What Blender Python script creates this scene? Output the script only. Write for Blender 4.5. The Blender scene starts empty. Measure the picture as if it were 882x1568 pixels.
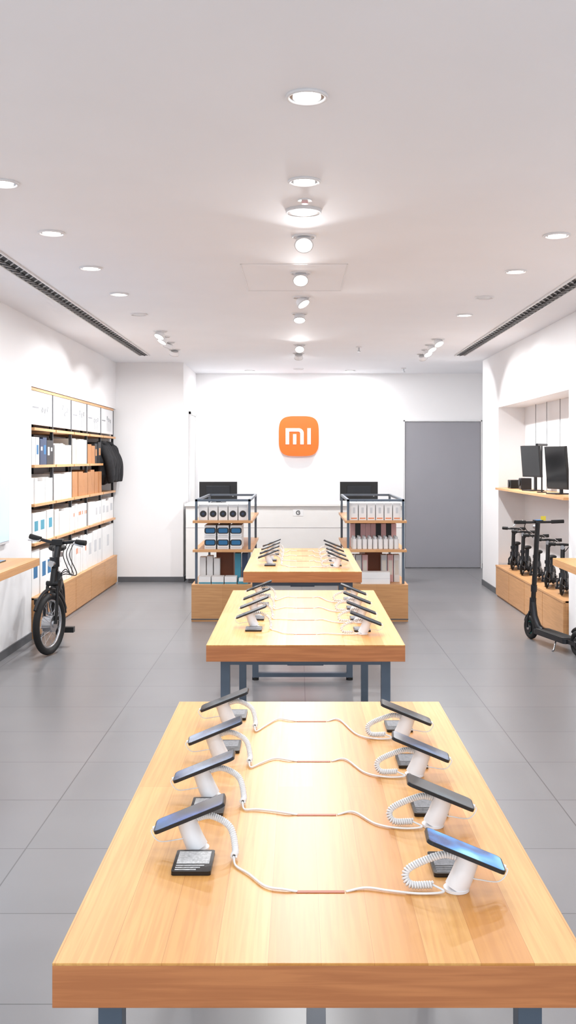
import bpy, math, random
from mathutils import Vector, Matrix
random.seed(7)
S = bpy.context.scene
COL = S.collection

# ---------------------------------------------------------------- materials
def lin(c):
    return tuple(((v/255)/12.92 if v/255 <= .04045 else ((v/255+.055)/1.055)**2.4) for v in c)+(1,)

def mat(name, rgb, rough=.5, metal=0, emit=None, es=0, var=.06, scale=8, coat=0, trans=0):
    m = bpy.data.materials.new(name); m.use_nodes = True
    nt = m.node_tree; b = nt.nodes['Principled BSDF']
    c = lin(rgb)
    b.inputs['Roughness'].default_value = rough
    b.inputs['Metallic'].default_value = metal
    if coat: b.inputs['Coat Weight'].default_value = coat; b.inputs['Coat Roughness'].default_value = .1
    tc = nt.nodes.new('ShaderNodeTexCoord'); n = nt.nodes.new('ShaderNodeTexNoise')
    n.inputs['Scale'].default_value = scale
    nt.links.new(tc.outputs['Object'], n.inputs['Vector'])
    r = nt.nodes.new('ShaderNodeValToRGB')
    r.color_ramp.elements[0].position = .3; r.color_ramp.elements[1].position = .7
    r.color_ramp.elements[0].color = tuple(min(1, x*(1-var)) for x in c[:3])+(1,)
    r.color_ramp.elements[1].color = tuple(min(1, x*(1+var)) for x in c[:3])+(1,)
    nt.links.new(n.outputs['Fac'], r.inputs['Fac'])
    nt.links.new(r.outputs['Color'], b.inputs['Base Color'])
    if emit:
        b.inputs['Emission Color'].default_value = lin(emit); b.inputs['Emission Strength'].default_value = es
    return m

def wood(name, c1, c2, c3, stave=.1, length=1.3, rough=.32, grain=.5, spec=.5, rot=True):
    m = bpy.data.materials.new(name); m.use_nodes = True
    nt = m.node_tree; b = nt.nodes['Principled BSDF']; L = nt.links
    tc = nt.nodes.new('ShaderNodeTexCoord')
    mp = nt.nodes.new('ShaderNodeMapping')
    if rot: mp.inputs['Rotation'].default_value = (0, 0, math.pi/2)
    L.new(tc.outputs['Object'], mp.inputs['Vector'])
    br = nt.nodes.new('ShaderNodeTexBrick')
    br.inputs['Scale'].default_value = 1
    br.inputs['Brick Width'].default_value = length
    br.inputs['Row Height'].default_value = stave
    br.inputs['Mortar Size'].default_value = 0.0004
    br.inputs['Mortar Smooth'].default_value = 0.0
    br.inputs['Color1'].default_value = lin(c1); br.inputs['Color2'].default_value = lin(c2)
    br.inputs['Mortar'].default_value = lin(c3)
    br.offset = .37
    L.new(mp.outputs['Vector'], br.inputs['Vector'])
    mg = nt.nodes.new('ShaderNodeMapping')
    mg.inputs['Scale'].default_value = (70, 2.2, 70) if rot else (3, 3, 60)
    L.new(tc.outputs['Object'], mg.inputs['Vector'])
    n = nt.nodes.new('ShaderNodeTexNoise'); n.inputs['Scale'].default_value = 1.3
    n.inputs['Detail'].default_value = 6; n.inputs['Distortion'].default_value = .6
    L.new(mg.outputs['Vector'], n.inputs['Vector'])
    r = nt.nodes.new('ShaderNodeValToRGB')
    r.color_ramp.elements[0].position = .38; r.color_ramp.elements[1].position = .62
    L.new(n.outputs['Fac'], r.inputs['Fac'])
    mx = nt.nodes.new('ShaderNodeMix'); mx.data_type = 'RGBA'; mx.blend_type = 'MIX'
    mul = nt.nodes.new('ShaderNodeMath'); mul.operation = 'MULTIPLY'; mul.inputs[1].default_value = grain
    inv = nt.nodes.new('ShaderNodeMath'); inv.operation = 'SUBTRACT'; inv.inputs[0].default_value = 1
    L.new(r.outputs['Color'], inv.inputs[1]); L.new(inv.outputs[0], mul.inputs[0])
    L.new(mul.outputs[0], mx.inputs['Factor'])
    L.new(br.outputs['Color'], mx.inputs['A']); mx.inputs['B'].default_value = lin(c3)
    L.new(mx.outputs['Result'], b.inputs['Base Color'])
    b.inputs['Roughness'].default_value = rough
    b.inputs['Specular IOR Level'].default_value = spec
    return m

def floor_mat():
    m = bpy.data.materials.new('floor_tile_gray'); m.use_nodes = True
    nt = m.node_tree; b = nt.nodes['Principled BSDF']; L = nt.links
    tc = nt.nodes.new('ShaderNodeTexCoord')
    mp = nt.nodes.new('ShaderNodeMapping')
    mp.inputs['Location'].default_value = (-.05, -.01, 0)
    L.new(tc.outputs['Object'], mp.inputs['Vector'])
    br = nt.nodes.new('ShaderNodeTexBrick'); br.offset = 0
    br.inputs['Scale'].default_value = 1
    br.inputs['Brick Width'].default_value = 1.2; br.inputs['Row Height'].default_value = .6
    br.inputs['Mortar Size'].default_value = .003; br.inputs['Mortar Smooth'].default_value = .1
    br.inputs['Color1'].default_value = lin((126,125,127)); br.inputs['Color2'].default_value = lin((131,129,131))
    br.inputs['Mortar'].default_value = lin((90,88,90))
    L.new(mp.outputs['Vector'], br.inputs['Vector'])
    n = nt.nodes.new('ShaderNodeTexNoise'); n.inputs['Scale'].default_value = 2.5; n.inputs['Detail'].default_value = 8
    L.new(tc.outputs['Object'], n.inputs['Vector'])
    r = nt.nodes.new('ShaderNodeValToRGB')
    r.color_ramp.elements[0].color = (.9,.9,.9,1); r.color_ramp.elements[1].color = (1.06,1.06,1.06,1)
    L.new(n.outputs['Fac'], r.inputs['Fac'])
    mx = nt.nodes.new('ShaderNodeMix'); mx.data_type = 'RGBA'; mx.blend_type = 'MULTIPLY'; mx.inputs['Factor'].default_value = 1
    L.new(br.outputs['Color'], mx.inputs['A']); L.new(r.outputs['Color'], mx.inputs['B'])
    L.new(mx.outputs['Result'], b.inputs['Base Color'])
    b.inputs['Roughness'].default_value = .3
    return m

def gradient_screen(name, a, bcol, c, es=.35, sc=14):
    m = bpy.data.materials.new(name); m.use_nodes = True
    nt = m.node_tree; b = nt.nodes['Principled BSDF']; L = nt.links
    tc = nt.nodes.new('ShaderNodeTexCoord')
    n = nt.nodes.new('ShaderNodeTexNoise'); n.inputs['Scale'].default_value = sc; n.inputs['Detail'].default_value = 1
    L.new(tc.outputs['Object'], n.inputs['Vector'])
    r = nt.nodes.new('ShaderNodeValToRGB')
    r.color_ramp.elements[0].position = .35; r.color_ramp.elements[0].color = lin(a)
    r.color_ramp.elements[1].position = .65; r.color_ramp.elements[1].color = lin(c)
    e = r.color_ramp.elements.new(.5); e.color = lin(bcol)
    L.new(n.outputs['Fac'], r.inputs['Fac'])
    L.new(r.outputs['Color'], b.inputs['Base Color']); L.new(r.outputs['Color'], b.inputs['Emission Color'])
    b.inputs['Emission Strength'].default_value = es
    b.inputs['Roughness'].default_value = .08
    return m

WALL = mat('wall_paint_white', (240,239,240), .7, var=.01, scale=2)
CEIL = mat('ceiling_paint_white', (240,241,245), .8, var=.01, scale=2)
FLOOR = floor_mat()
TABLE = wood('table_top_oak', (204,140,70), (226,174,104), (182,116,54), .095, 2.6, .38, .35, .32)
EDGE = wood('table_edge_oak', (184,114,68), (196,126,76), (150,84,46), .085, 1.9, .4, .45, rot=False)
CAB = wood('cabinet_oak', (206,154,102), (214,163,112), (178,124,76), 3, 5, .42, .4, rot=False)
SHELFW = wood('shelf_oak', (218,164,110), (224,172,120), (186,128,80), 3, 5, .4, .35, rot=False)
STEEL = mat('steel_bluegray', (92,104,118), .38, .35)
DARKMETAL = mat('dark_metal', (62,65,70), .4, .5)
WHITE = mat('white_plastic', (240,240,242), .35, var=.01)
CABLEW = mat('white_cable', (238,238,238), .45, var=.01)
BLACK = mat('black_plastic', (18,18,20), .4)
GLOSSB = mat('black_glass', (14,15,18), .12)
RUBBER = mat('black_rubber', (22,22,23), .7)
GRAPH = mat('graphite_metal', (50,52,56), .35, .6)
SILVER = mat('silver_metal', (190,192,196), .25, .9)
DOORM = mat('door_gray', (150,149,155), .5, var=.015, scale=3)
DESK = mat('desk_white', (238,237,235), .4, var=.01)
ORANGE = mat('logo_orange', (255,104,10), .35, var=.01, emit=(255,100,5), es=.12)  # faint glow put into the colour; the sign is no lamp
LOGOW = mat('logo_white', (255,255,255), .4, var=.0, emit=(255,255,255), es=.25)  # letters brightened by added emission, they are not lit
LAMP = mat('lamp_glow', (255,255,255), .3, var=0, emit=(255,253,250), es=9)
LAMPOFF = mat('lamp_off', (206,205,206), .3)
TRIMR = mat('lamp_trim', (222,221,222), .4, var=.01)
REFL = mat('lamp_reflector', (150,150,154), .2, .9)
BASEB = mat('baseboard_gray', (88,90,94), .5)
INK = mat('print_ink_gray', (150,152,156), .6)
SLOT = mat('slot_copper', (170,84,42), .5)
CARD = mat('card_black', (22,22,24), .3)
CARDT = mat('card_text_white', (205,205,205), .6, var=.25, scale=160)
CARDD = mat('card_text_dim', (120,120,124), .6, var=.25, scale=160)
VENTD = mat('vent_dark', (20,20,22), .7)
VENTB = mat('vent_blade', (165,165,167), .5)
SCRB = gradient_screen('screen_bright_blue', (18,60,120), (40,130,205), (120,190,235), .45)
SCRN = gradient_screen('screen_navy', (6,9,20), (14,26,64), (34,72,140), .25, 9)
SCRG = gradient_screen('screen_slate', (30,40,56), (62,80,110), (98,122,156), .2, 9)
SCRK = gradient_screen('screen_dark', (10,12,14), (26,36,44), (60,78,88), .12, 9)
WALLSCR = mat('lit_panel_paleblue', (190,214,240), .3, var=.02, emit=(200,226,252), es=.45)
BX = {
 'w': mat('box_white', (240,240,240), .5, var=.02), 'g': mat('box_lightgray', (206,208,211), .5),
 'h': mat('header_panel_white', (226,227,229), .5, var=.02),
 'o': mat('box_orange', (226,120,50), .5), 'b': mat('box_blue', (40,110,160), .5),
 't': mat('box_teal', (70,150,175), .5), 'r': mat('box_red', (190,40,45), .5),
 'n': mat('box_kraft', (184,130,86), .6), 'k': mat('box_black', (36,37,40), .5),
 'p': mat('box_pink', (222,180,180), .5), 's': mat('box_navy', (50,66,96), .5),
 'd': mat('panel_brown', (134,76,48), .55), 'c': mat('box_cream', (228,222,212), .5)}
GREEN = mat('ring_teal', (40,140,130), .4)
BLUE_D = mat('display_blue', (60,150,220), .2, emit=(60,150,230), es=.5)
YEL = mat('tag_yellow', (220,200,60), .5)
FABRIC = mat('fabric_black', (26,26,29), .85, var=.3, scale=30)

# ---------------------------------------------------------------- mesh builder
class MB:
    def __init__(s):
        s.v = []; s.f = []; s.m = []; s.sm = []; s.mats = []; s.M = Matrix.Identity(4)
    def mi(s, m):
        if m not in s.mats: s.mats.append(m)
        return s.mats.index(m)
    def add(s, vs, fs, m, smooth=False):
        o = len(s.v); i = s.mi(m)
        s.v += [s.M @ Vector(p) for p in vs]
        for f in fs:
            s.f.append([o+k for k in f]); s.m.append(i); s.sm.append(smooth)
    def box(s, x0, x1, y0, y1, z0, z1, m):
        if x0 > x1: x0, x1 = x1, x0
        if y0 > y1: y0, y1 = y1, y0
        if z0 > z1: z0, z1 = z1, z0
        vs = [(x0,y0,z0),(x1,y0,z0),(x1,y1,z0),(x0,y1,z0),(x0,y0,z1),(x1,y0,z1),(x1,y1,z1),(x0,y1,z1)]
        s.add(vs, [(0,3,2,1),(4,5,6,7),(0,1,5,4),(1,2,6,5),(2,3,7,6),(3,0,4,7)], m)
    def cyl(s, p0, p1, r, m, n=20, r2=None, caps=True):
        p0 = Vector(p0); p1 = Vector(p1); r2 = r if r2 is None else r2
        d = (p1-p0).normalized()
        a = d.orthogonal().normalized(); b = d.cross(a)
        c0 = [p0+(a*math.cos(t)+b*math.sin(t))*r for t in [2*math.pi*i/n for i in range(n)]]
        c1 = [p1+(a*math.cos(t)+b*math.sin(t))*r2 for t in [2*math.pi*i/n for i in range(n)]]
        s.add(c0+c1, [(i,(i+1)%n,n+(i+1)%n,n+i) for i in range(n)], m, True)
        if caps:
            if r > 1e-6: s.add(c0, [tuple(reversed(range(n)))], m)
            if r2 > 1e-6: s.add(c1, [tuple(range(n))], m)
    def tube(s, pts, r, m, n=8):
        pts = [Vector(p) for p in pts]; rings = []
        t0 = (pts[1]-pts[0]).normalized(); a = t0.orthogonal().normalized()
        for i, p in enumerate(pts):
            if i == 0: t = pts[1]-pts[0]
            elif i == len(pts)-1: t = pts[-1]-pts[-2]
            else: t = pts[i+1]-pts[i-1]
            t.normalize(); a = (a-t*a.dot(t)).normalized(); b = t.cross(a)
            rr = r(i/(len(pts)-1)) if callable(r) else r
            rings.append([p+(a*math.cos(2*math.pi*k/n)+b*math.sin(2*math.pi*k/n))*rr for k in range(n)])
        vs = [q for g in rings for q in g]; fs = []
        for i in range(len(pts)-1):
            for k in range(n):
                fs.append((i*n+k, i*n+(k+1)%n, (i+1)*n+(k+1)%n, (i+1)*n+k))
        s.add(vs, fs, m, True)
        s.add(rings[0], [tuple(reversed(range(n)))], m); s.add(rings[-1], [tuple(range(n))], m)
    def torus(s, c, axis, R, r, m, N=40, n=10, a0=0, a1=2*math.pi, up=None):
        c = Vector(c); ax = Vector(axis).normalized()
        a = ax.orthogonal().normalized() if up is None else (Vector(up)-ax*ax.dot(Vector(up))).normalized()
        b = ax.cross(a)
        full = abs(a1-a0-2*math.pi) < 1e-4
        K = N if full else N+1
        vs = []
        for i in range(K):
            t = a0+(a1-a0)*i/N; d = a*math.cos(t)+b*math.sin(t)
            for k in range(n):
                u = 2*math.pi*k/n
                vs.append(c+d*(R+r*math.cos(u))+ax*r*math.sin(u))
        fs = []
        for i in range(N if full else N):
            j = (i+1) % K
            for k in range(n):
                fs.append((i*n+k, j*n+k, j*n+(k+1)%n, i*n+(k+1)%n))
        s.add(vs, fs, m, True)
    def prism(s, pts, y0, y1, m):   # pts are (x,z)
        n = len(pts)
        a = [(p[0], y0, p[1]) for p in pts]; b = [(p[0], y1, p[1]) for p in pts]
        s.add(a+b, [(i,(i+1)%n,n+(i+1)%n,n+i) for i in range(n)], m)
        s.add(a, [tuple(reversed(range(n)))], m); s.add(b, [tuple(range(n))], m)
    def slab(s, pts, z0, z1, m):    # pts are (x,y)
        n = len(pts)
        a = [(p[0], p[1], z0) for p in pts]; b = [(p[0], p[1], z1) for p in pts]
        s.add(a+b, [(i,(i+1)%n,n+(i+1)%n,n+i) for i in range(n)], m)
        s.add(a, [tuple(reversed(range(n)))], m); s.add(b, [tuple(range(n))], m)
    def sphere(s, c, rx, ry, rz, m, nu=24, nv=14, fn=None):
        vs = []; fs = []
        for j in range(nv+1):
            ph = math.pi*j/nv
            for i in range(nu):
                th = 2*math.pi*i/nu
                p = Vector((math.sin(ph)*math.cos(th), math.sin(ph)*math.sin(th), math.cos(ph)))
                k = fn(p) if fn else 1
                vs.append((c[0]+p.x*rx*k, c[1]+p.y*ry*k, c[2]+p.z*rz*k))
        for j in range(nv):
            for i in range(nu):
                fs.append((j*nu+i, (j+1)*nu+i, (j+1)*nu+(i+1)%nu, j*nu+(i+1)%nu))
        s.add(vs, fs, m, True)
    def done(s, name, bevel=0, origin=None, parent=None):
        xs = [p.x for p in s.v]; ys = [p.y for p in s.v]; zs = [p.z for p in s.v]
        o = Vector(origin) if origin else Vector(((min(xs)+max(xs))/2, (min(ys)+max(ys))/2, min(zs)))
        me = bpy.data.meshes.new(name)
        me.from_pydata([tuple(p-o) for p in s.v], [], s.f)
        for m in s.mats: me.materials.append(m)
        me.polygons.foreach_set('material_index', s.m)
        me.polygons.foreach_set('use_smooth', s.sm)
        me.update()
        ob = bpy.data.objects.new(name, me); COL.objects.link(ob); ob.location = o
        if bevel:
            md = ob.modifiers.new('bevel', 'BEVEL'); md.width = bevel; md.segments = 2
            md.limit_method = 'ANGLE'; md.angle_limit = math.radians(60)
        if parent: 
            ob.parent = parent; ob.matrix_parent_inverse = Matrix.Translation(-parent.location)
        return ob

def rrect(cx, cy, w, h, r, n=5):
    pts = []
    for (sx, sy, a0) in ((1,1,0),(-1,1,90),(-1,-1,180),(1,-1,270)):
        for i in range(n+1):
            a = math.radians(a0+90*i/n)
            pts.append((cx+sx*(w/2-r)+r*math.cos(a), cy+sy*(h/2-r)+r*math.sin(a)))
    return pts

def catmull(P, n=8):
    P = [Vector(p) for p in P]; P = [P[0]*2-P[1]]+P+[P[-1]*2-P[-2]]; out = []
    for i in range(1, len(P)-2):
        a, b, c, d = P[i-1:i+3]
        for k in range(n):
            t = k/n
            out.append(.5*((2*b)+(c-a)*t+(2*a-5*b+4*c-d)*t*t+(3*b-a-3*c+d)*t**3))
    out.append(P[-2]); return out

# ---------------------------------------------------------------- room shell
H = 2.93; XL = -2.43; XR = 2.42; Y0 = -1.2; YB = 15.0
b = MB(); b.box(-3.1, 3.1, Y0, YB+.15, -.1, 0, FLOOR); b.done('floor', origin=(0,0,0))
b = MB(); b.box(-3.1, 3.1, Y0, YB+.15, H, H+.12, CEIL)
b.done('ceiling', origin=(0,0,H))
b = MB()
b.box(-3.1, XL, Y0, 9.08, 0, H, WALL); b.box(-3.1, XL, 9.08, 13.3, 2.31, H, WALL)
b.box(-3.1, -2.9, 9.08, 13.3, 0, 2.31, WALL)
b.done('wall_left')
b = MB(); b.box(-3.1, -1.53, 13.3, YB+.15, 0, H, WALL); b.done('wall_back_left')
b = MB()
b.box(XR, 3.1, Y0, 8.89, 0, H, WALL); b.box(XR, 3.1, 12.01, 13.03, 0, H, WALL)
b.box(XR, 3.1, 8.89, 12.01, 2.265, H, WALL); b.box(2.74, 3.1, 8.89, 12.01, 0, 2.265, WALL)
b.box(2.95, 3.1, 13.03, YB, 0, H, WALL)
b.done('wall_right')
b = MB(); b.box(-1.53, 3.1, YB, YB+.15, 0, H, WALL); b.done('wall_back')
# baseboards
b = MB(); b.box(XL, XL+.012, Y0, 9.06, 0, .07, BASEB); b.done('baseboard_left')
b = MB(); b.box(-2.40, -1.518, 13.288, 13.3, 0, .07, BASEB); b.box(-1.53,-1.518,13.3,13.9,0,.07,BASEB); b.done('baseboard_back_left')
b = MB(); b.box(XR-.012, XR, Y0, 8.87, 0, .07, BASEB); b.box(XR-.012, XR, 12.12, 13.03, 0, .07, BASEB)
b.box(XR-.012, 2.93, 13.03, 13.042, 0, .07, BASEB); b.done('baseboard_right')
b = MB(); b.box(-1.51, 1.58, 14.988, 15, 0, .07, BASEB); b.box(2.78, 2.95, 14.988, 15, 0, .07, BASEB); b.done('baseboard_back')

# doors
b = MB()
b.box(1.615, 2.745, 14.965, 14.999, .012, 2.2, DOORM)
b.box(1.59, 1.61, 14.95, 14.999, 0, 2.225, TRIMR); b.box(2.75, 2.77, 14.95, 14.999, 0, 2.225, TRIMR)
b.box(1.59, 2.77, 14.95, 14.999, 2.205, 2.225, TRIMR)
b.done('door_1', .002)
b = MB()
b.box(-1.529, -1.515, 14.0, 14.66, .0, 2.27, DESK)
b.box(-1.529, -1.50, 13.96, 14.0, 0, 2.31, TRIMR); b.box(-1.529, -1.50, 14.66, 14.70, 0, 2.31, TRIMR)
b.box(-1.529, -1.50, 13.96, 14.70, 2.27, 2.31, TRIMR)
b.done('door_2', .002)

# air vents
for x in (-1.9, 2.01):
    b = MB()
    b.box(x-.06, x+.06, 2.0, 12.35, H-.004, H-.0005, VENTD)
    b.box(x-.068, x-.056, 2.0, 12.35, H-.012, H-.0005, TRIMR); b.box(x+.056, x+.068, 2.0, 12.35, H-.012, H-.0005, TRIMR)
    b.box(x-.004, x+.004, 2.0, 12.35, H-.01, H-.0005, VENTD)
    y = 2.03; k = 0
    while y < 12.3:
        for (cx, sgn) in ((x-.029, 1), (x+.029, -1)):
            b.M = Matrix.Translation((cx, y+(0 if sgn>0 else .05), H-.007)) @ Matrix.Rotation(sgn*math.radians(60), 4, 'Z')
            b.box(-.042, .042, -.005, .005, -.003, .003, VENTB)
        y += .12
    b.M = Matrix.Identity(4)
    b.done('ceiling_air_vent')

# ceiling hatch + speaker + sprinkler
b = MB()
hx0, hx1, hy0, hy1 = -.38, .33, 6.55, 7.6
for (a,c,d,e) in ((hx0,hx1,hy0,hy0+.006),(hx0,hx1,hy1-.006,hy1),(hx0,hx0+.005,hy0,hy1),(hx1-.005,hx1,hy0,hy1)):
    b.box(a,c,d,e,H-.002,H-.0003,LAMPOFF)
b.done('trim_1')
b = MB(); b.cyl((.03,5.13,H-.014),(.03,5.13,H-.0005),.09,LAMPOFF,40,.094); b.torus((.03,5.13,H-.012),(0,0,1),.088,.004,TRIMR); b.done('ceiling_speaker')
b = MB(); b.cyl((.035,4.93,H-.02),(.035,4.93,H-.0005),.016,BX['p'],20); b.cyl((.035,4.93,H-.006),(.035,4.93,H-.0005),.035,TRIMR,24); b.done('smoke_detector')
for (x,y) in ((1.5,14.1),(.7,11.4)):
    b = MB(); b.cyl((x,y,H-.05),(x,y,H-.0005),.009,SILVER,10); b.cyl((x,y,H-.01),(x,y,H-.0005),.035,TRIMR,20); b.cyl((x,y,H-.06),(x,y,H-.05),.02,SILVER,12); b.done('fire_sprinkler')

def add_light(name, loc, W, size=.12, parent=None, rot=(0,0,0), kind='AREA', spot=None, col=(.975,.99,1)):
    l = bpy.data.lights.new(name, kind)
    l.energy = W; l.color = col
    if kind == 'AREA': l.shape = 'DISK'; l.size = size
    elif kind == 'SPOT': l.spot_size = spot; l.spot_blend = .6; l.shadow_soft_size = size
    else: l.shadow_soft_size = size
    o = bpy.data.objects.new(name, l); COL.objects.link(o); o.location = loc; o.rotation_euler = rot
    if parent: o.parent = parent; o.matrix_parent_inverse = Matrix.Translation(-parent.location)
    return o

def watts(y):
    return 8.5 if y < 5 else (12 if y < 9 else 17.5)
def downlight(x, y, on=True, r=.075):
    b = MB()
    b.torus((x,y,H-.004),(0,0,1), r-.006, .0075, TRIMR, 40, 8)
    b.cyl((x,y,H-.004),(x,y,H-.001), r-.008, REFL if on else LAMPOFF, 36)
    b.cyl((x,y,H-.008),(x,y,H-.004), r*.66, LAMP if on else LAMPOFF, 36)
    o = b.done('recessed_downlight')
    if on: add_light('bulb', (x,y,H-.016), watts(y), r*1.2, o)
def spotlamp(x, y, on=True, lean=(0,-.6)):
    b = MB()
    b.torus((x,y,H-.003),(0,0,1), .066, .006, TRIMR, 36, 8)
    b.cyl((x,y,H-.003),(x,y,H-.001), .062, LAMPOFF, 30)
    d = Vector((lean[0], lean[1], -1)).normalized()
    c = Vector((x, y, H-.03))
    b.cyl(c-d*.012, c+d*.034, .045, WHITE, 32, .054, caps=True)
    b.cyl(c+d*.0338, c+d*.037, .045, LAMP if on else LAMPOFF, 32)
    b.torus(c+d*.034, d, .051, .004, LAMPOFF, 32, 8)
    o = b.done('adjustable_ceiling_spotlight')
    if on:
        p = c+d*.045
        l = add_light('bulb', p, watts(y), .08, o)
        l.data.spread = math.radians(130 if abs(x) < .5 else 120)
        l.rotation_mode = 'QUATERNION'; l.rotation_quaternion = d.to_track_quat('-Z', 'Y')

for (x,y,on) in ((.032,3.515,1),(.03,4.59,1),(-1.37,4.62,1),(-1.395,5.64,1),(-1.39,6.68,1),(-1.39,7.74,1),(-1.41,8.83,0),
                 (1.485,5.7,1),(1.49,6.8,1),(1.48,7.9,0),(1.485,8.87,1),(1.485,4.6,1),(1.485,3.5,1),
                 (-1.37,3.5,1),(.03,1.0,1),(-1.37,1.8,1),(1.485,1.8,1),(.01,14.2,0),(.76,14.5,1),(-.7,14.5,1)):  # nearest ones, over the camera, are unseen and added to brighten the room
    downlight(x, y, bool(on))
for (x,y,l) in ((.035,5.74,(.0,-.9)),(.02,6.87,(.0,-.8)),(.03,7.9,(.6,-.4)),(.015,8.79,(0,-.4)),(.02,11.2,(0,-.8)),(.01,12.1,(.0,.8)),
                (-1.38,10.0,(-.4,-.4)),(-1.41,10.45,(-.5,-.3)),(-1.42,10.95,(-.4,.2)),(-1.45,11.7,(-.2,.5)),
                (1.5,10.66,(.4,-.5)),(1.5,11.2,(.4,-.4)),(1.52,11.7,(.4,-.5)),(1.53,12.2,(.4,.7))):
    spotlamp(x, y, True, l)

# ---------------------------------------------------------------- display tables
def table(yf, yb, x0, x1, z, floorbar=False, duct=False):
    b = MB(); t = .08
    b.box(x0, x1, yf, yb, z-.005, z, TABLE)
    b.box(x0, x1, yf, yb, z-t, z-.005, EDGE)
    w = .045; ins = .062
    xa, xb = x0+ins, x1-ins
    for y in (yf+.1, yb-.1-w-.2):
        b.box(xa, xa+w, y, y+w, .02, z-t, STEEL); b.box(xb-w, xb, y, y+w, .02, z-t, STEEL)
        b.box(xa+w, xb-w, y, y+w, z-t-w*.8, z-t, STEEL)
        if floorbar: b.box(xa+w, xb-w, y, y+w, .025, .055, STEEL)
        for xx in (xa+w/2, xb-w/2): b.cyl((xx, y+w/2, 0), (xx, y+w/2, .022), .025, RUBBER, 16)
    for xx in (xa, xb-w): b.box(xx, xx+w, yf+.1+w, yb-.3-w, z-t-w*.8, z-t, STEEL)
    # cable duct under top
    xc = (x0+x1)/2
    if duct: b.box(xc-.022, xc+.022, yf+.5, yf+.545, 0, z-t, SILVER)
    b.box(xc-.09, xc+.09, yf+.15, yb-.4, z-t-.05, z-t, STEEL)
    for dy in (.291, .737, 1.18, 1.63):
        if yf+dy < yb: b.box(xc-.045, xc+.055, yf+dy-.006, yf+dy+.006, z, z+.0015, SLOT)
    b.done('display_table', .0025)

def coil(path, R, r, turns, n=10):
    # helix around smooth path
    P = catmull(path, 24); out = []
    Ls = [0]
    for i in range(1, len(P)): Ls.append(Ls[-1]+(P[i]-P[i-1]).length)
    N = turns*n; a = None
    for k in range(N+1):
        s = Ls[-1]*k/N; i = 1
        while i < len(Ls)-1 and Ls[i] < s: i += 1
        q = (s-Ls[i-1])/max(1e-9, Ls[i]-Ls[i-1]); p = P[i-1].lerp(P[i], q)
        t = (P[i]-P[i-1]).normalized()
        if a is None: a = t.orthogonal().normalized()
        a = (a-t*a.dot(t)).normalized(); bb = t.cross(a); th = 2*math.pi*k/n
        out.append(p+(a*math.cos(th)+bb*math.sin(th))*R)
    return out

def phone_set(x, y, z, side, slot, scr, cardpos, hi=True, yaw=0, cardm=None):
    """side -1: left row (phone rises towards +x), +1: right row"""
    a = math.radians(21.5); s = side
    n = Vector((s*math.sin(a), 0, math.cos(a)))
    base = Vector((x, y, z)); top = base+n*.078
    b = MB()
    b.cyl(base+Vector((0,0,.0005)), base+Vector((0,0,.006)), .027, WHITE, 28)
    b.tube([base+Vector((0,0,.005)), base+n*.03, base+n*.055, top-n*.004], lambda t: .025-.003*t, WHITE, 20)
    b.cyl(top-n*.006, top-n*.001, .028, WHITE, 24)
    if s < 0:
        path = [top+Vector((.022, .01, -.006)), top+Vector((.06, .005, .002)), base+Vector((.075, -.01, .055)), base+Vector((.09, -.045, .018)), base+Vector((.088, -.075, .012))]
        start = path[-1]
        mid = [start, Vector((x+.095, start.y-.03, z+.004)), Vector((x+.125, (start.y-.03)*.55+(slot.y+.03)*.45, z+.004)), Vector((slot.x-.11, slot.y+.02, z+.004)), Vector((slot.x-.07, slot.y+.004, z+.004)), Vector((slot.x-.043, slot.y, z+.001))]
    else:
        path = [top+Vector((-.024, .01, -.008)), top+Vector((-.06, .01, -.004)), base+Vector((-.10, .008, .04)), base+Vector((-.098, -.002, .013)), base+Vector((-.05, -.004, .012))]
        start = path[-1]
        mid = [start, Vector((x-.03, y-.022, z+.005)), Vector((x-.08, y-.028, z+.004)), Vector((x-.14, y-.012+(slot.y-y)*.2, z+.004)), Vector((slot.x+.10, slot.y+.012, z+.004)), Vector((slot.x+.058, slot.y, z+.001))]
    b.tube(coil(path, .0058, .002, 36 if hi else 18, 10 if hi else 8), .0027, CABLEW, 6 if hi else 5)
    b.tube(catmull(mid, 14), .0025, CABLEW, 6)
    sh = Vector((-s*.014*math.cos(a), 0, s*s*.014*math.sin(a)))
    end = top+sh+Vector((s*.088*math.cos(a), 0, -.088*math.sin(a)))+n*.003
    b.tube(catmull([end-Vector((s*.01,0,0)), end+Vector((s*.008,-.002,-.006)), end+Vector((-s*.012,-.012,-.026)), base+n*.035+Vector((s*.03,-.018,-.004)), base+n*.03+Vector((s*.018,-.008,0))], 7), .0015, CABLEW, 6)
    b.cyl(end-Vector((s*.012*math.cos(a),0,-.012*math.sin(a))), end+Vector((s*.004*math.cos(a),0,-.004*math.sin(a))), .0048, WHITE, 10)
    b.done('phone_display_stand')
    ctr = top+n*.0045+sh
    b = MB(); b.M = Matrix.Translation(ctr) @ Matrix.Rotation(math.radians(yaw), 4, 'Z') @ Matrix.Rotation(s*a, 4, 'Y')
    b.slab(rrect(0, 0, .172, .080, .012), -.004, .003, GRAPH)
    b.slab(rrect(0, 0, .170, .078, .011), .003, .0036, BLACK)
    b.slab(rrect(0, 0, .165, .073, .009), .0036, .0039, scr)
    b.done('smartphone', origin=ctr)
    if cardpos is not None:
        cx, cy = cardpos
        tm = cardm or CARDT
        b = MB(); b.slab(rrect(cx, cy, .086, .12, .006, 3), z+.0003, z+.009, CARD)
        b.box(cx-.036, cx+.036, cy-.018, cy+.05, z+.009, z+.0095, tm)
        for k in range(3): b.box(cx-.036, cx+.01+.008*k, cy-.052+.011*k, cy-.047+.011*k, z+.009, z+.0095, tm)
        b.done('product_info_card', .001)

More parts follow.
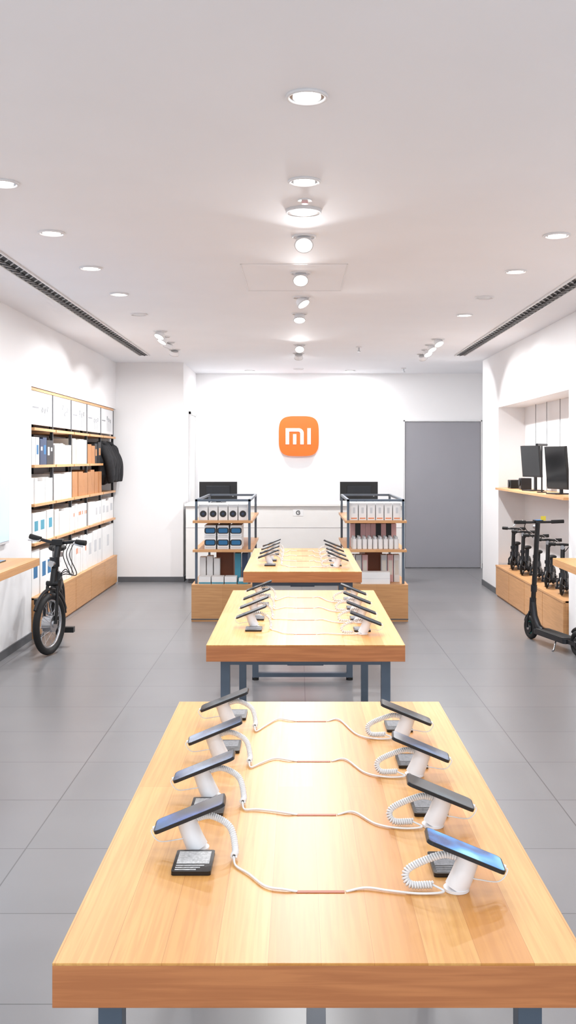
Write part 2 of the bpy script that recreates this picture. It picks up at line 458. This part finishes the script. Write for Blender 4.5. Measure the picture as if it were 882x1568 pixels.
tabs = [(1.775, 3.685, -.438, .522, .75), (4.80, 6.80, -.442, .518, .75), (7.3, 9.2, -.40, .47, .82)]
for ti, (yf, yb, x0, x1, z) in enumerate(tabs):
    table(yf, yb, x0, x1, z, floorbar=(ti == 2), duct=(ti == 0))
    xc = (x0+x1)/2; slots = [Vector((xc, yf+d, z)) for d in (.291, .737, 1.18, 1.63)]
    xl = -.231 if ti < 2 else -.215; xr = .331 if ti < 2 else .29
    sl = [SCRN, SCRG, SCRG, SCRK]; sr = [SCRB, SCRK, SCRG, SCRK]
    for i, d in enumerate((.52, .873, 1.22, 1.603)):
        if ti == 2 and i == 3: d = 1.55
        cp = (xl+.0, yf+d-.088) if i < 2 else (xl+.01, yf+d+.10)
        phone_set(xl, yf+d, z, -1, slots[i], sl[i] if ti == 0 else SCRK, cp, ti == 0, yaw=random.uniform(-3, 3)+3, cardm=None if i < 2 and ti == 0 else CARDD)
    for i, d in enumerate((.303, .665, 1.053, 1.435)):
        phone_set(xr, yf+d, z, 1, slots[i], sr[i] if ti == 0 else SCRK, (xr+.005, yf+d+.12), ti == 0, yaw=random.uniform(-2, 2)-3, cardm=CARDD)

# side wall counters
for (xa, xb, s) in ((-2.428, -1.945, -1), (1.92, 2.418, 1)):
    b = MB(); z = .9
    b.box(xa, xb, 4.4, 7.5, z-.005, z, TABLE); b.box(xa, xb, 4.4, 7.5, z-.055, z-.005, SHELFW)
    xo = xa+.05 if s < 0 else xb-.09
    for y in (4.6, 5.7, 6.75):
        b.box(xo, xo+.045, y, y+.045, 0, z-.055, STEEL)
    b.box(xo, xo+.045, 4.645, 6.75, z-.1, z-.055, STEEL)
    b.done('wall_counter', .002)
    for y in (7.2, 6.6, 6.0):
        n = MB(); c = Vector((-2.17 if s < 0 else 2.2, y, z+.0045))
        n.slab(rrect(c.x, c.y, .077, .163, .011), z+.0003, z+.008, GRAPH)
        n.slab(rrect(c.x, c.y, .07, .155, .009), z+.008, z+.0086, SCRK)
        n.done('smartphone')

# left lit display panel
b = MB(); b.box(XL+.001, XL+.03, 5.6, 8.28, .95, 2.33, TRIMR); b.box(XL+.03, XL+.034, 5.62, 8.26, .97, 2.31, WALLSCR); b.done('wall_light_panel', .002)

# ---------------------------------------------------------------- left shelving unit
b = MB()
ys = [9.10, 9.93, 10.74, 11.54, 12.35, 13.18]; XF = -2.44; XBK = -2.88
b.box(XBK, XF, ys[0], ys[-1], 2.28, 2.305, SHELFW)
levels = [1.935, 1.59, 1.23, .87]
for y in ys:
    for xx in (XF-.03, XBK):
        b.box(xx, xx+.028, y-.014, y+.014, .37, 2.28, DARKMETAL)
for i in range(5):
    for lv in levels:
        if i == 4 and lv == 1.59: continue
        b.box(XBK+.002, XF+.03, ys[i]+.016, ys[i+1]-.016, lv-.026, lv, SHELFW)
    b.box(XF-.02, XF-.006, ys[i]+.017, ys[i+1]-.017, 1.965, 2.278, BX['h'])
    # line drawing of a product on the header panel
    y0_ = ys[i]+.42
    for k in range(3):
        hh = random.uniform(.08, .18)
        b.box(XF-.006, XF-.0045, y0_+k*.1, y0_+k*.1+.012, 2.0, 2.0+hh, INK)
        b.torus((XF-.005, y0_+k*.1+.006, 2.0+hh+.02), (1,0,0), .022, .004, INK, 16, 4)
    b.box(XF-.006, XF-.0045, ys[i]+.08, ys[i]+.30, 2.12, 2.135, INK)
    b.box(XBK, XF+.03, ys[i]-.0, ys[i+1], .0, .37, CAB)
    b.box(XF+.03, XF+.048, ys[i]+.006, ys[i+1]-.006, .02, .355, CAB)
b.box(XBK, XF+.05, ys[0], ys[-1], .355, .375, CAB)
b.done('wall_shelving_unit', .0015)

def fill(b, i, z0, z1, pal, wmin, wmax, hmin, hmax, lab='g'):
    a0 = ys[i]+.025; a1 = ys[i+1]-.02
    ws = []
    while sum(ws) < (a1-a0): ws.append(random.uniform(wmin, wmax))
    k = (a1-a0)/sum(ws); y = a0
    p = BX[random.choice(pal)]; h = 1
    for j, w in enumerate(ws):
        w *= k
        if j % 2 == 0 or w > .14:
            p = BX[random.choice(pal)]; h = random.uniform(hmin, hmax)*(z1-z0-.03)
        xf = XF+.012-random.uniform(0, .015)
        b.box(xf-.25, xf, y+.002, y+w-.002, z0, z0+h, p)
        q = BX[random.choice(lab)]
        if w > .12: b.box(xf, xf+.001, y+w*.25, y+w*.75, z0+h*.38, z0+h*.72, q)
        else: b.box(xf, xf+.001, y+w*.25, y+w*.75, z0+h*.55, z0+h*.7, q)
        y += w
b = MB()
e = .0008
plan = {
 (0,1.59):(1.92,'sskg',.12,.18,.75,.88,'bg'), (0,1.23):(1.56,'rwww',.08,.14,.65,.85,'gw'), (0,.87):(1.2,'ww',.26,.32,.9,.98,'t'), (0,.375):(.84,'ww',.3,.36,.9,.98,'b'),
 (1,1.59):(1.92,'wwww',.06,.09,.55,.75,'g'), (1,1.23):(1.56,'ww',.1,.2,.85,.95,'gw'), (1,.87):(1.2,'wwwc',.08,.14,.75,.92,'gw'), (1,.375):(.84,'wwww',.08,.16,.75,.95,'gw'),
 (2,1.59):(1.92,'wwc',.18,.3,.88,.96,'gw'), (2,1.23):(1.56,'nnn',.2,.32,.8,.92,'n'), (2,.87):(1.2,'www',.06,.1,.85,.95,'oww'), (2,.375):(.84,'www',.06,.09,.88,.95,'oww'),
 (3,1.59):(1.92,'nnk',.18,.3,.7,.9,'n'), (3,1.23):(1.56,'nnw',.15,.25,.85,.95,'n'), (3,.87):(1.2,'www',.16,.25,.85,.95,'gw'), (3,.375):(.84,'wwg',.2,.36,.9,.98,'g'),
 (4,.87):(1.2,'ww',.2,.3,.8,.92,'g'), (4,.375):(.84,'ww',.3,.36,.95,.99,'gw')}
for (i, z0), (z1, pal, a1, a2, h1, h2, lab) in plan.items():
    fill(b, i, z0+e, z1, pal, a1, a2, h1, h2, lab)
b.done('boxed_products', .002)

# hanging jackets
for yy in (12.56, 12.94):
    j = MB()
    def fn(p, yy=yy):
        return 1+.06*math.sin(9*p.z+yy*3)+.05*math.sin(7*math.atan2(p.y, p.x))
    j.sphere((-2.46, yy, 1.58), .155, .165, .26, FABRIC, 28, 20, fn)
    for sx in (-1, 1):
        j.tube(catmull([(-2.44, yy+sx*.10, 1.78), (-2.36, yy+sx*.15, 1.62), (-2.34, yy+sx*.13, 1.46), (-2.34, yy+sx*.10, 1.36)], 6), lambda t: .06-.018*t, FABRIC, 14)
    j.torus((-2.47, yy, 1.83), (0,.3,1), .055, .025, FABRIC, 20, 8)
    j.tube(catmull([(-2.47, yy, 1.84), (-2.47, yy, 1.875), (-2.47, yy+.02, 1.89), (-2.47, yy+.01, 1.91)], 6), .004, SILVER, 8)
    j.done('hanging_jacket')

# ---------------------------------------------------------------- right niche
b = MB()
yy = [8.93, 9.7, 10.47, 11.24, 11.98]
b.box(2.40, 2.735, yy[0], yy[-1], 0, .37, CAB)
for i in range(4): b.box(2.382, 2.40, yy[i]+.006, yy[i+1]-.006, .02, .35, CAB)
b.box(2.378, 2.735, yy[0], yy[-1], .352, .372, CAB)
b.done('low_cabinet', .0015)
b = MB(); b.box(2.38, 2.738, 8.92, 12.0, 1.275, 1.30, SHELFW); b.done('wall_shelf', .0015)
b = MB()
for y in (9.3, 9.75, 10.25, 10.8, 11.3): b.cyl((2.70, y, 1.301), (2.70, y, 2.264), .003, BASEB, 8)
b.done('suspension_wires')

def monitor(x, y, z, rot, w=.55, h=.34, lift=.14, tilt=0):
    b = MB(); B = Matrix.Translation((x, y, z)) @ Matrix.Rotation(rot, 4, 'Z'); b.M = B
    b.slab(rrect(0, .01, .22, .17, .02), .0005, .012, GRAPH)
    b.box(-.02, .02, .03, .05, .01, lift+h*.6, GRAPH)
    b.box(-.06, .06, .0, .035, lift+h*.35, lift+h*.65, GRAPH)
    b.M = B @ Matrix.Translation((0, 0, lift+h/2)) @ Matrix.Rotation(tilt, 4, 'X')
    b.box(-w/2, w/2, -.02, .004, -h/2, h/2, BLACK)
    b.box(-w/2+.008, w/2-.008, -.0215, -.02, -h/2+.014, h/2-.008, GLOSSB)
    b.done('computer_monitor', .003)
monitor(2.53, 10.75, 1.30, math.radians(-76), w=.42, h=.34, lift=.15, tilt=.08)
monitor(2.545, 9.75, 1.30, math.radians(-75), w=.40, h=.42, lift=.05, tilt=.08)
b = MB()
b.box(2.47, 2.62, 11.55, 11.72, 1.3005, 1.40, BLACK); b.cyl((2.469,11.635,1.35),(2.46,11.635,1.35),.035,GRAPH,20)
b.done('desktop_speaker', .006)
b = MB()
b.box(2.5, 2.62, 11.15, 11.27, 1.3005, 1.43, GRAPH); b.cyl((2.5,11.21,1.38),(2.49,11.21,1.38),.04,BLACK,20)
b.done('desktop_speaker', .006)
b = MB(); b.cyl((2.5,10.2,1.3005),(2.5,10.2,1.31),.05,BLACK,20); b.cyl((2.5,10.2,1.31),(2.5,10.2,1.79),.008,BLACK,12); b.cyl((2.43,10.12,1.79),(2.57,10.28,1.79),.013,BLACK,12)
b.done('desk_lamp')

# ---------------------------------------------------------------- scooters and bicycle
def wheel(b, c, axis, R, tr, hubr, hubw, spokes=0, rimm=SILVER, tirem=RUBBER, hubm=GRAPH):
    c = Vector(c); ax = Vector(axis).normalized()
    b.torus(c, ax, R-tr, tr, tirem, 48, 12)
    b.torus(c, ax, R-2*tr-.003, tr*.42, rimm, 48, 8)
    b.cyl(c-ax*hubw/2, c+ax*hubw/2, hubr, hubm, 28)
    b.cyl(c-ax*(hubw/2+.008), c+ax*(hubw/2+.008), hubr*.45, SILVER, 20)
    u = ax.orthogonal().normalized(); w = ax.cross(u)
    for k in range(spokes):
        t = 2*math.pi*k/spokes; d = u*math.cos(t)+w*math.sin(t); t2 = t+.25*(1 if k % 2 else -1); d2 = u*math.cos(t2)+w*math.sin(t2)
        b.cyl(c+d2*hubr+ax*hubw*.4*(1 if k % 2 else -1), c+d*(R-2*tr-.002), .0018, rimm, 6)

def scooter(name, loc, heading, scale=1, z=0, ring=True, F=1):
    # local: +Y forward (front wheel), built at unit scale
    b = MB(); b.M = Matrix.Translation((loc[0], loc[1], z)) @ Matrix.Rotation(heading, 4, 'Z') @ Matrix.Scale(scale, 4)
    R = .108*(1 if ring else 1.35); fy = .42*(1 if ring else .8); ry = -fy
    wheel(b, (0, fy, R), (1,0,0), R, .026, .05, .05*F, 0 if ring else 8, GREEN if ring else WHITE)
    wheel(b, (0, ry, R), (1,0,0), R, .026, .045, .05*F, 10, WHITE if not ring else SILVER)
    for s in (-1, 1):
        b.tube([(s*.04*F, fy, R), (s*.042*F, fy-.01, R+.08), (s*.03, fy-.03, R+.15)], .010*F, GRAPH, 8)
        b.box(s*.036*F-.007, s*.036*F+.007, ry-.03, ry+.13, R-.02, R+.012, GRAPH)
    b.torus((0, fy, R), (1,0,0), R+.012, .012*F, BLACK, 16, 8, math.radians(20), math.radians(140), up=(0,1,0))
    b.torus((0, ry, R), (1,0,0), R+.014, .014*F, BLACK, 16, 8, math.radians(40), math.radians(165), up=(0,1,0))
    dl = .56 if ring else .40
    b.slab(rrect(0, -.03, .145*F, dl, .03), .085, .125, GRAPH)
    b.slab(rrect(0, -.03, .13*F, dl-.06, .025), .125, .130, RUBBER)
    b.tube([(0, dl/2-.08, .11), (0, dl/2, .14), (0, fy-.07, .22), (0, fy-.04, .34)], .028*F, GRAPH, 14)
    b.cyl((0, fy-.025, R+.13), (0, fy-.04, .38), .03*F, GRAPH, 18)
    hh = 1.07 if ring else .86
    b.cyl((0, fy-.04, .33), (0, fy-.13, hh), (.022 if ring else .02)*F, BLACK, 18)
    b.cyl((0, fy-.055, .44), (0, fy-.058, .50), .028*F, GRAPH, 16)
    b.tube(catmull([(-.23, fy-.16, hh+.01), (-.1, fy-.135, hh+.005), (0, fy-.13, hh+.005), (.1, fy-.135, hh+.005), (.23, fy-.16, hh+.01)], 6), .011*F, BLACK, 10)
    for s in (-1, 1): b.cyl((s*.13, fy-.14, hh+.007), (s*.24, fy-.163, hh+.011), .017*F, RUBBER, 12)
    b.box(-.035*F, .035*F, fy-.17, fy-.10, hh, hh+.025, BLACK); b.box(-.025, .025, fy-.165, fy-.115, hh+.025, hh+.027, BLUE_D if ring else BLACK)
    b.cyl((0, fy-.115, hh-.04), (0, fy-.07, hh-.04), .02*F, SILVER, 14)
    b.tube(catmull([(-.12, fy-.13, hh), (-.09, fy-.06, hh-.05), (-.02, fy-.08, hh-.14)], 8), .004*F, BLACK, 6)
    b.tube(catmull([(-.13, fy-.10, hh+.02), (-.19, fy-.08, hh-.01), (-.22, fy-.09, hh-.03)], 6), .005, SILVER, 6)
    if ring:
        b.tube([(-.04, -.12, .09), (-.09, -.17, .01), (-.11, -.18, .004)], .007, SILVER, 8)
        b.box(.02, .07, fy-.15, fy-.147, 1.09, 1.13, YEL)
    else:
        # battery box / seat post with small saddle
        b.box(-.06, .06, -.13, .09, .13, .26, BLACK)
        b.cyl((0, -.12, .2), (0, -.18, .50), .022*F, GRAPH, 12)
        b.sphere((0, -.19, .52), .085, .15, .04, RUBBER, 18, 10)
    return b.done(name)
hd = math.radians(14)
scooter('electric_scooter', (2.235, 8.70), hd)
for (x, y, h) in ((2.53, 9.45, 22), (2.53, 9.98, 24), (2.53, 10.52, 20), (2.53, 11.06, 24), (2.53, 11.58, 22)):
    scooter('kids_scooter', (x, y), math.radians(180-h), .54, .3735, False, 1.9)

# folding bike
b = MB()
fw = Vector((-2.085, 8.36, .262))
hdg = Vector((-.24, -1, 0)).normalized()          # steering direction (towards camera)
axl = Vector((-hdg.y, hdg.x, 0))                  # axle / handlebar axis
body = Vector((-.14, 1, 0)).normalized()
bax = Vector((body.y, -body.x, 0))
wheel(b, fw, axl, .260, .029, .068, .085, 24, SILVER, RUBBER, SILVER)
rw = fw+body*.88
wheel(b, rw, bax, .260, .029, .03, .08, 24, SILVER, RUBBER, GRAPH)
up = Vector((0, 0, 1))
crown = fw-hdg*.06+up*.33
for s in (-1, 1):
    b.tube([fw+axl*.055*s, fw+axl*.055*s-hdg*.02+up*.12, crown+axl*.045*s], .014, BLACK, 10)
b.cyl(crown-axl*.055, crown+axl*.055, .022, BLACK, 12)
hs = crown+up*.12-hdg*.03
b.cyl(crown, hs, .028, BLACK, 16)
ht = Vector((fw.x+.04, fw.y+.16, .93))
b.cyl(hs, ht, .028, BLACK, 16); b.cyl(hs+up*.02, hs+up*.10, .042, GRAPH, 14)
b.cyl(ht-up*.12, ht-up*.08, .032, SILVER, 14)
gl, gr = ht-axl*.27+up*.05, ht+axl*.25+up*.0
hb = [gl, ht-axl*.15+up*.02, ht-axl*.05, ht+axl*.05, ht+axl*.15+up*.01, gr]
b.tube(catmull(hb, 6), .014, BLACK, 10)
for g, q in ((gl, ht-axl*.17+up*.025), (gr, ht+axl*.16+up*.008)):
    b.cyl(g, q, .023, RUBBER, 12)
    d = (q-g).normalized()
    b.tube(catmull([q, q+hdg*.045-up*.01, q-d*.09+hdg*.06-up*.025], 6), .006, SILVER, 6)
b.box(ht.x-.05, ht.x+.04, ht.y-.05, ht.y+.01, ht.z-.02, ht.z+.03, BLACK)
b.cyl(hs+hdg*.03+up*.05, hs+hdg*.07+up*.05, .028, SILVER, 18)
for k in range(3):
    q = ht+axl*(.08+.03*k)
    b.tube(catmull([q, q+hdg*.08-up*.10, q+axl*.05+hdg*.05-up*.26, hs+axl*.10-up*.02*k, hs+axl*.02+body*.1-up*.08], 8), .004, BLACK, 6)
# fender
b.torus(fw, axl, .290, .014, BLACK, 20, 8, math.radians(10), math.radians(150), up=-hdg)
b.torus(rw, bax, .290, .014, BLACK, 20, 8, math.radians(0), math.radians(150), up=body)
# main frame
head = hs-up*.06-hdg*.02
bb = fw+body*.47+up*.01
b.tube(catmull([head, head+body*.12-up*.03, fw+body*.32+up*.14, bb+up*.03], 8), .044, BLACK, 14)
seatb = bb+body*.1+up*.32
b.cyl(bb, seatb, .028, BLACK, 14)
sp = seatb+body*.05+up*.22
b.cyl(seatb, sp, .018, SILVER, 14)
for s in (-1, 1):
    b.tube([bb+bax*.03*s, rw+bax*.055*s], .012, BLACK, 8); b.tube([seatb-up*.05+bax*.02*s, rw+bax*.055*s], .011, BLACK, 8)
b.M = Matrix.Translation(sp+up*.03) @ Matrix.Rotation(math.atan2(-body.x, body.y), 4, 'Z')
b.sphere((0, .04, 0), .08, .10, .035, RUBBER, 20, 10); b.sphere((0, -.07, .002), .035, .10, .025, RUBBER, 16, 8)
b.M = Matrix.Identity(4)
b.cyl(bb-bax*.06, bb+bax*.06, .02, SILVER, 14); b.cyl(bb+bax*.045, bb+bax*.05, .075, BLACK, 28)
for s, dz in ((-1, .12), (1, -.13)):
    p = bb+bax*.07*s; q = p+up*dz-body*.06
    b.cyl(p, q, .011, SILVER, 10); q2 = q+bax*.055*s
    b.M = Matrix.Translation(q2); b.box(-.045, .045, -.03, .03, -.024, .024, BLACK); b.M = Matrix.Identity(4)
b.cyl(bb+body*.1-bax*.03, bb+body*.16-bax*.15-up*.262, .008, SILVER, 8)
b.box(fw.x-.02, fw.x+.02, fw.y-.03, fw.y-.028, fw.z+.22, fw.z+.25, BX['o'])
b.done('folding_bicycle')

# ---------------------------------------------------------------- gondola display racks
def rack(x0, x1, kind):
    yf, yb = 10.06, 11.7
    b = MB()
    b.box(x0-.03, x1+.03, yf, yb, .0, .375, CAB)
    b.box(x0-.032, x1+.032, yf-.004, yb+.004, .02, .03, BASEB)
    w = .025; px0, px1 = x0+.0, x1-.0
    for y in (yf+.06, yb-.06-w):
        for x in (px0, px1-w): b.box(x, x+w, y, y+w, .375, 1.235, STEEL)
        b.box(px0, px1, y, y+w, 1.212, 1.235, STEEL)
    for x in (px0, px1-w): b.box(x, x+w, yf+.06, yb-.06, 1.212, 1.235, STEEL)
    for z in (1.02, .725): b.box(x0-.02, x1+.02, yf+.02, yb-.02, z-.025, z, SHELFW)
    b.box((x0+x1)/2-.09, (x0+x1)/2+.09, yf+.36, yb-.35, .375, .70, BX['d'])
    b.done('display_rack', .0015)
    g = MB(); ya = yf+.095; e = .0008
    W = x1-x0-.06; xs = x0+.03
    if kind == 0:
        n = 5
        for k in range(n):
            xa = xs+W*k/n+.004; xb = xs+W*(k+1)/n-.004; h = .16
            for r in range(4):
                yy_ = ya+.12*r
                g.box(xa, xb, yy_, yy_+.11, 1.02+e, 1.02+h, BX['w'])
            g.box(xa, xb, ya-.001, ya, 1.02+h-.03, 1.02+h, BX['g'])
            g.cyl(((xa+xb)/2, ya, 1.02+.065), ((xa+xb)/2, ya-.003, 1.02+.065), .034, BX['k'], 20)
            g.cyl(((xa+xb)/2, ya-.003, 1.02+.065), ((xa+xb)/2, ya-.005, 1.02+.065), .012, BX['s'], 14)
        for r in range(2):
            for k in range(3):
                xa = xs+.055+(W-.11)*k/3+.008; xb = xs+.055+(W-.11)*(k+1)/3-.008; z0 = .725+e+r*.122
                g.box(xa, xb, ya, ya+.4, z0, z0+.12, BX['w'])
                g.prism(rrect((xa+xb)/2, z0+.066, .115, .062, .02), ya-.002, ya, BX['k'])
                g.prism(rrect((xa+xb)/2, z0+.066, .09, .044, .012), ya-.003, ya-.002, BX['b'])
                g.box(xa+.01, xb-.01, ya-.001, ya, z0+.01, z0+.022, BX['g'])
        for k in range(7):
            if k in (3, 4): continue
            xa = xs+W*k/7+.004; xb = xs+W*(k+1)/7-.006
            g.box(xa, xb, ya+.12, ya+.24, .375+e, .375+random.uniform(.24, .3), BX['w' if k < 4 else 'st'[k % 2]])
        for k in range(3):
            xa = xs+.01+W*.78*k/3; xb = xa+W*.24
            g.box(xa, xb, ya-.06, ya+.08, .375+e, .375+.075, BX['w'])
            g.box(xa, xb, ya-.061, ya-.06, .375+.004, .375+.02, BX['t'])
        g.box(x1-.13, x1-.03, ya-.05, ya+.08, .375+e, .4, BX['t']); g.box(x1-.12, x1-.03, ya-.045, ya+.08, .4, .43, BX['w'])
    else:
        n = 6
        for k in range(n):
            xa = xs+W*k/n+.004; xb = xs+W*(k+1)/n-.004; h = .175
            for r in range(4): g.box(xa, xb, ya+.1*r, ya+.1*r+.09, 1.02+e, 1.02+h, BX['w'])
            g.box((xa+xb)/2-.012, (xa+xb)/2+.012, ya-.001, ya, 1.09, 1.15, BX['g'])
            g.box(xa+.01, xb-.01, ya-.001, ya, 1.035, 1.045, BX['o'])
        n = 9
        for k in range(n):
            xc = xs+.02+(W-.04)*(k+.5)/n
            for r in range(3):
                yy_ = ya+.03+.09*r
                g.cyl((xc, yy_, .725+e), (xc, yy_, .725+.10), .024, BX['w'], 14); g.cyl((xc, yy_, .825), (xc, yy_, .85), .014, BX['g'], 10)
            g.box(xc-.026, xc+.026, ya+.3, ya+.4, .725+e, .725+.24, BX['pk'[k % 2]] if k % 3 else BX['p'])
        for k in range(8):
            if k in (3, 4): continue
            xa = xs+W*k/8+.003; xb = xs+W*(k+1)/8-.004
            g.box(xa, xb, ya+.12, ya+.24, .375+e, .375+.28, BX['wgpw'[k % 4]])
            g.box(xa+.01, xb-.01, ya+.119, ya+.12, .45, .60, BX['c'])
        g.box(xs+.11, xs+W-.12, ya-.06, ya+.08, .375+e, .375+.12, BX['w'])
        g.box(xs+.11, xs+W-.12, ya-.061, ya-.06, .375+.055, .375+.058, BX['g'])
    g.done('boxed_products', .0015)
rack(-1.045, -.48, 0)
rack(.50, 1.085, 1)

# ---------------------------------------------------------------- service desk
b = MB()
b.box(-1.48, 1.38, 13.15, 13.85, .06, 1.02, DESK)
b.box(-1.45, 1.34, 13.19, 13.81, 0, .06, BASEB)
b.box(-1.495, 1.41, 13.12, 13.88, 1.02, 1.05, DESK)
b.box(-1.48, 1.38, 13.146, 13.15, .735, .742, LAMPOFF)
b.box(-.065, .075, 13.146, 13.15, .89, .98, BX['w'])
b.torus((.005, 13.143, .935), (0,1,0), .024, .005, BASEB, 24, 6, math.radians(20), math.radians(330), up=(1,0,0))
b.box(.005, .032, 13.14, 13.146, .93, .94, BASEB)
b.done('service_desk', .003)
for xc in (-1.075, .825):
    b = MB(); z = 1.05
    b.slab(rrect(xc, 13.5, .2, .18, .02), z+.0005, z+.012, BLACK)
    b.box(xc-.03, xc+.03, 13.47, 13.50, z+.01, z+.16, BLACK)
    b.box(xc-.255, xc+.255, 13.44, 13.475, z+.03, z+.285, BLACK)
    b.box(xc-.245, xc+.245, 13.475, 13.478, z+.04, z+.275, GLOSSB)
    b.box(xc-.16, xc+.16, 13.425, 13.44, z+.09, z+.23, GRAPH)
    b.cyl((xc+.2, 13.438, z+.1), (xc+.2, 13.4405, z+.1), .012, WHITE, 12)
    b.done('desktop_monitor', .004)

# ---------------------------------------------------------------- wall logo
b = MB(); cx, cz, A = .015, 1.985, .30; pts = []
for i in range(96):
    t = 2*math.pi*i/96; c, s_ = math.cos(t), math.sin(t); n = 3.9
    pts.append((cx+A*math.copysign(abs(c)**(2/n), c), cz+A*math.copysign(abs(s_)**(2/n), s_)))
b.prism(pts, 14.93, 14.998, ORANGE)
u = .00984; yf_, yb_ = 14.922, 14.9295
def R(x0, x1, v0, v1): b.box(cx+(x0-457.5)*u, cx+(x1-457.5)*u, yf_, yb_, cz-(v1-667.5)*u, cz-(v0-667.5)*u, LOGOW)
P = [(437.5,680),(437.5,655.5)]
r = 8
P += [(465-r+r*math.sin(a), 655.5+r-r*math.cos(a)) for a in [math.radians(10*k) for k in range(10)]]
P += [(465,680),(459.8,680)]
r2 = 3.2
P += [(459.8-r2+r2*math.cos(a), 660.4+r2-r2*math.sin(a)) for a in [math.radians(10*k) for k in range(10)]]
P += [(442.7,660.4),(442.7,680)]
pp = [(cx+(p[0]-457.5)*u, cz-(p[1]-667.5)*u) for p in P]
b.prism(pp, yf_, yb_, LOGOW)
R(448.7, 453.7, 664.5, 680); R(470.5, 475.8, 655.5, 680)
b.done('wall_logo_sign')

# ---------------------------------------------------------------- world, camera
w = bpy.data.worlds.new('world'); S.world = w; w.use_nodes = True
bg = w.node_tree.nodes['Background']; bg.inputs['Color'].default_value = (.86, .93, 1, 1); bg.inputs['Strength'].default_value = 2.0

cam = bpy.data.cameras.new('camera'); co = bpy.data.objects.new('camera', cam); COL.objects.link(co)
co.location = (0, 0, 1.65); co.rotation_euler = (math.pi/2, 0, 0)
cam.sensor_fit = 'VERTICAL'; cam.sensor_height = 36; cam.sensor_width = 24; cam.lens = 35
cam.shift_y = -82/1568; cam.shift_x = -15/1568
cam.clip_start = .05
S.camera = co
S.view_settings.view_transform = 'Standard'
S.view_settings.look = 'None'
S.view_settings.exposure = .04
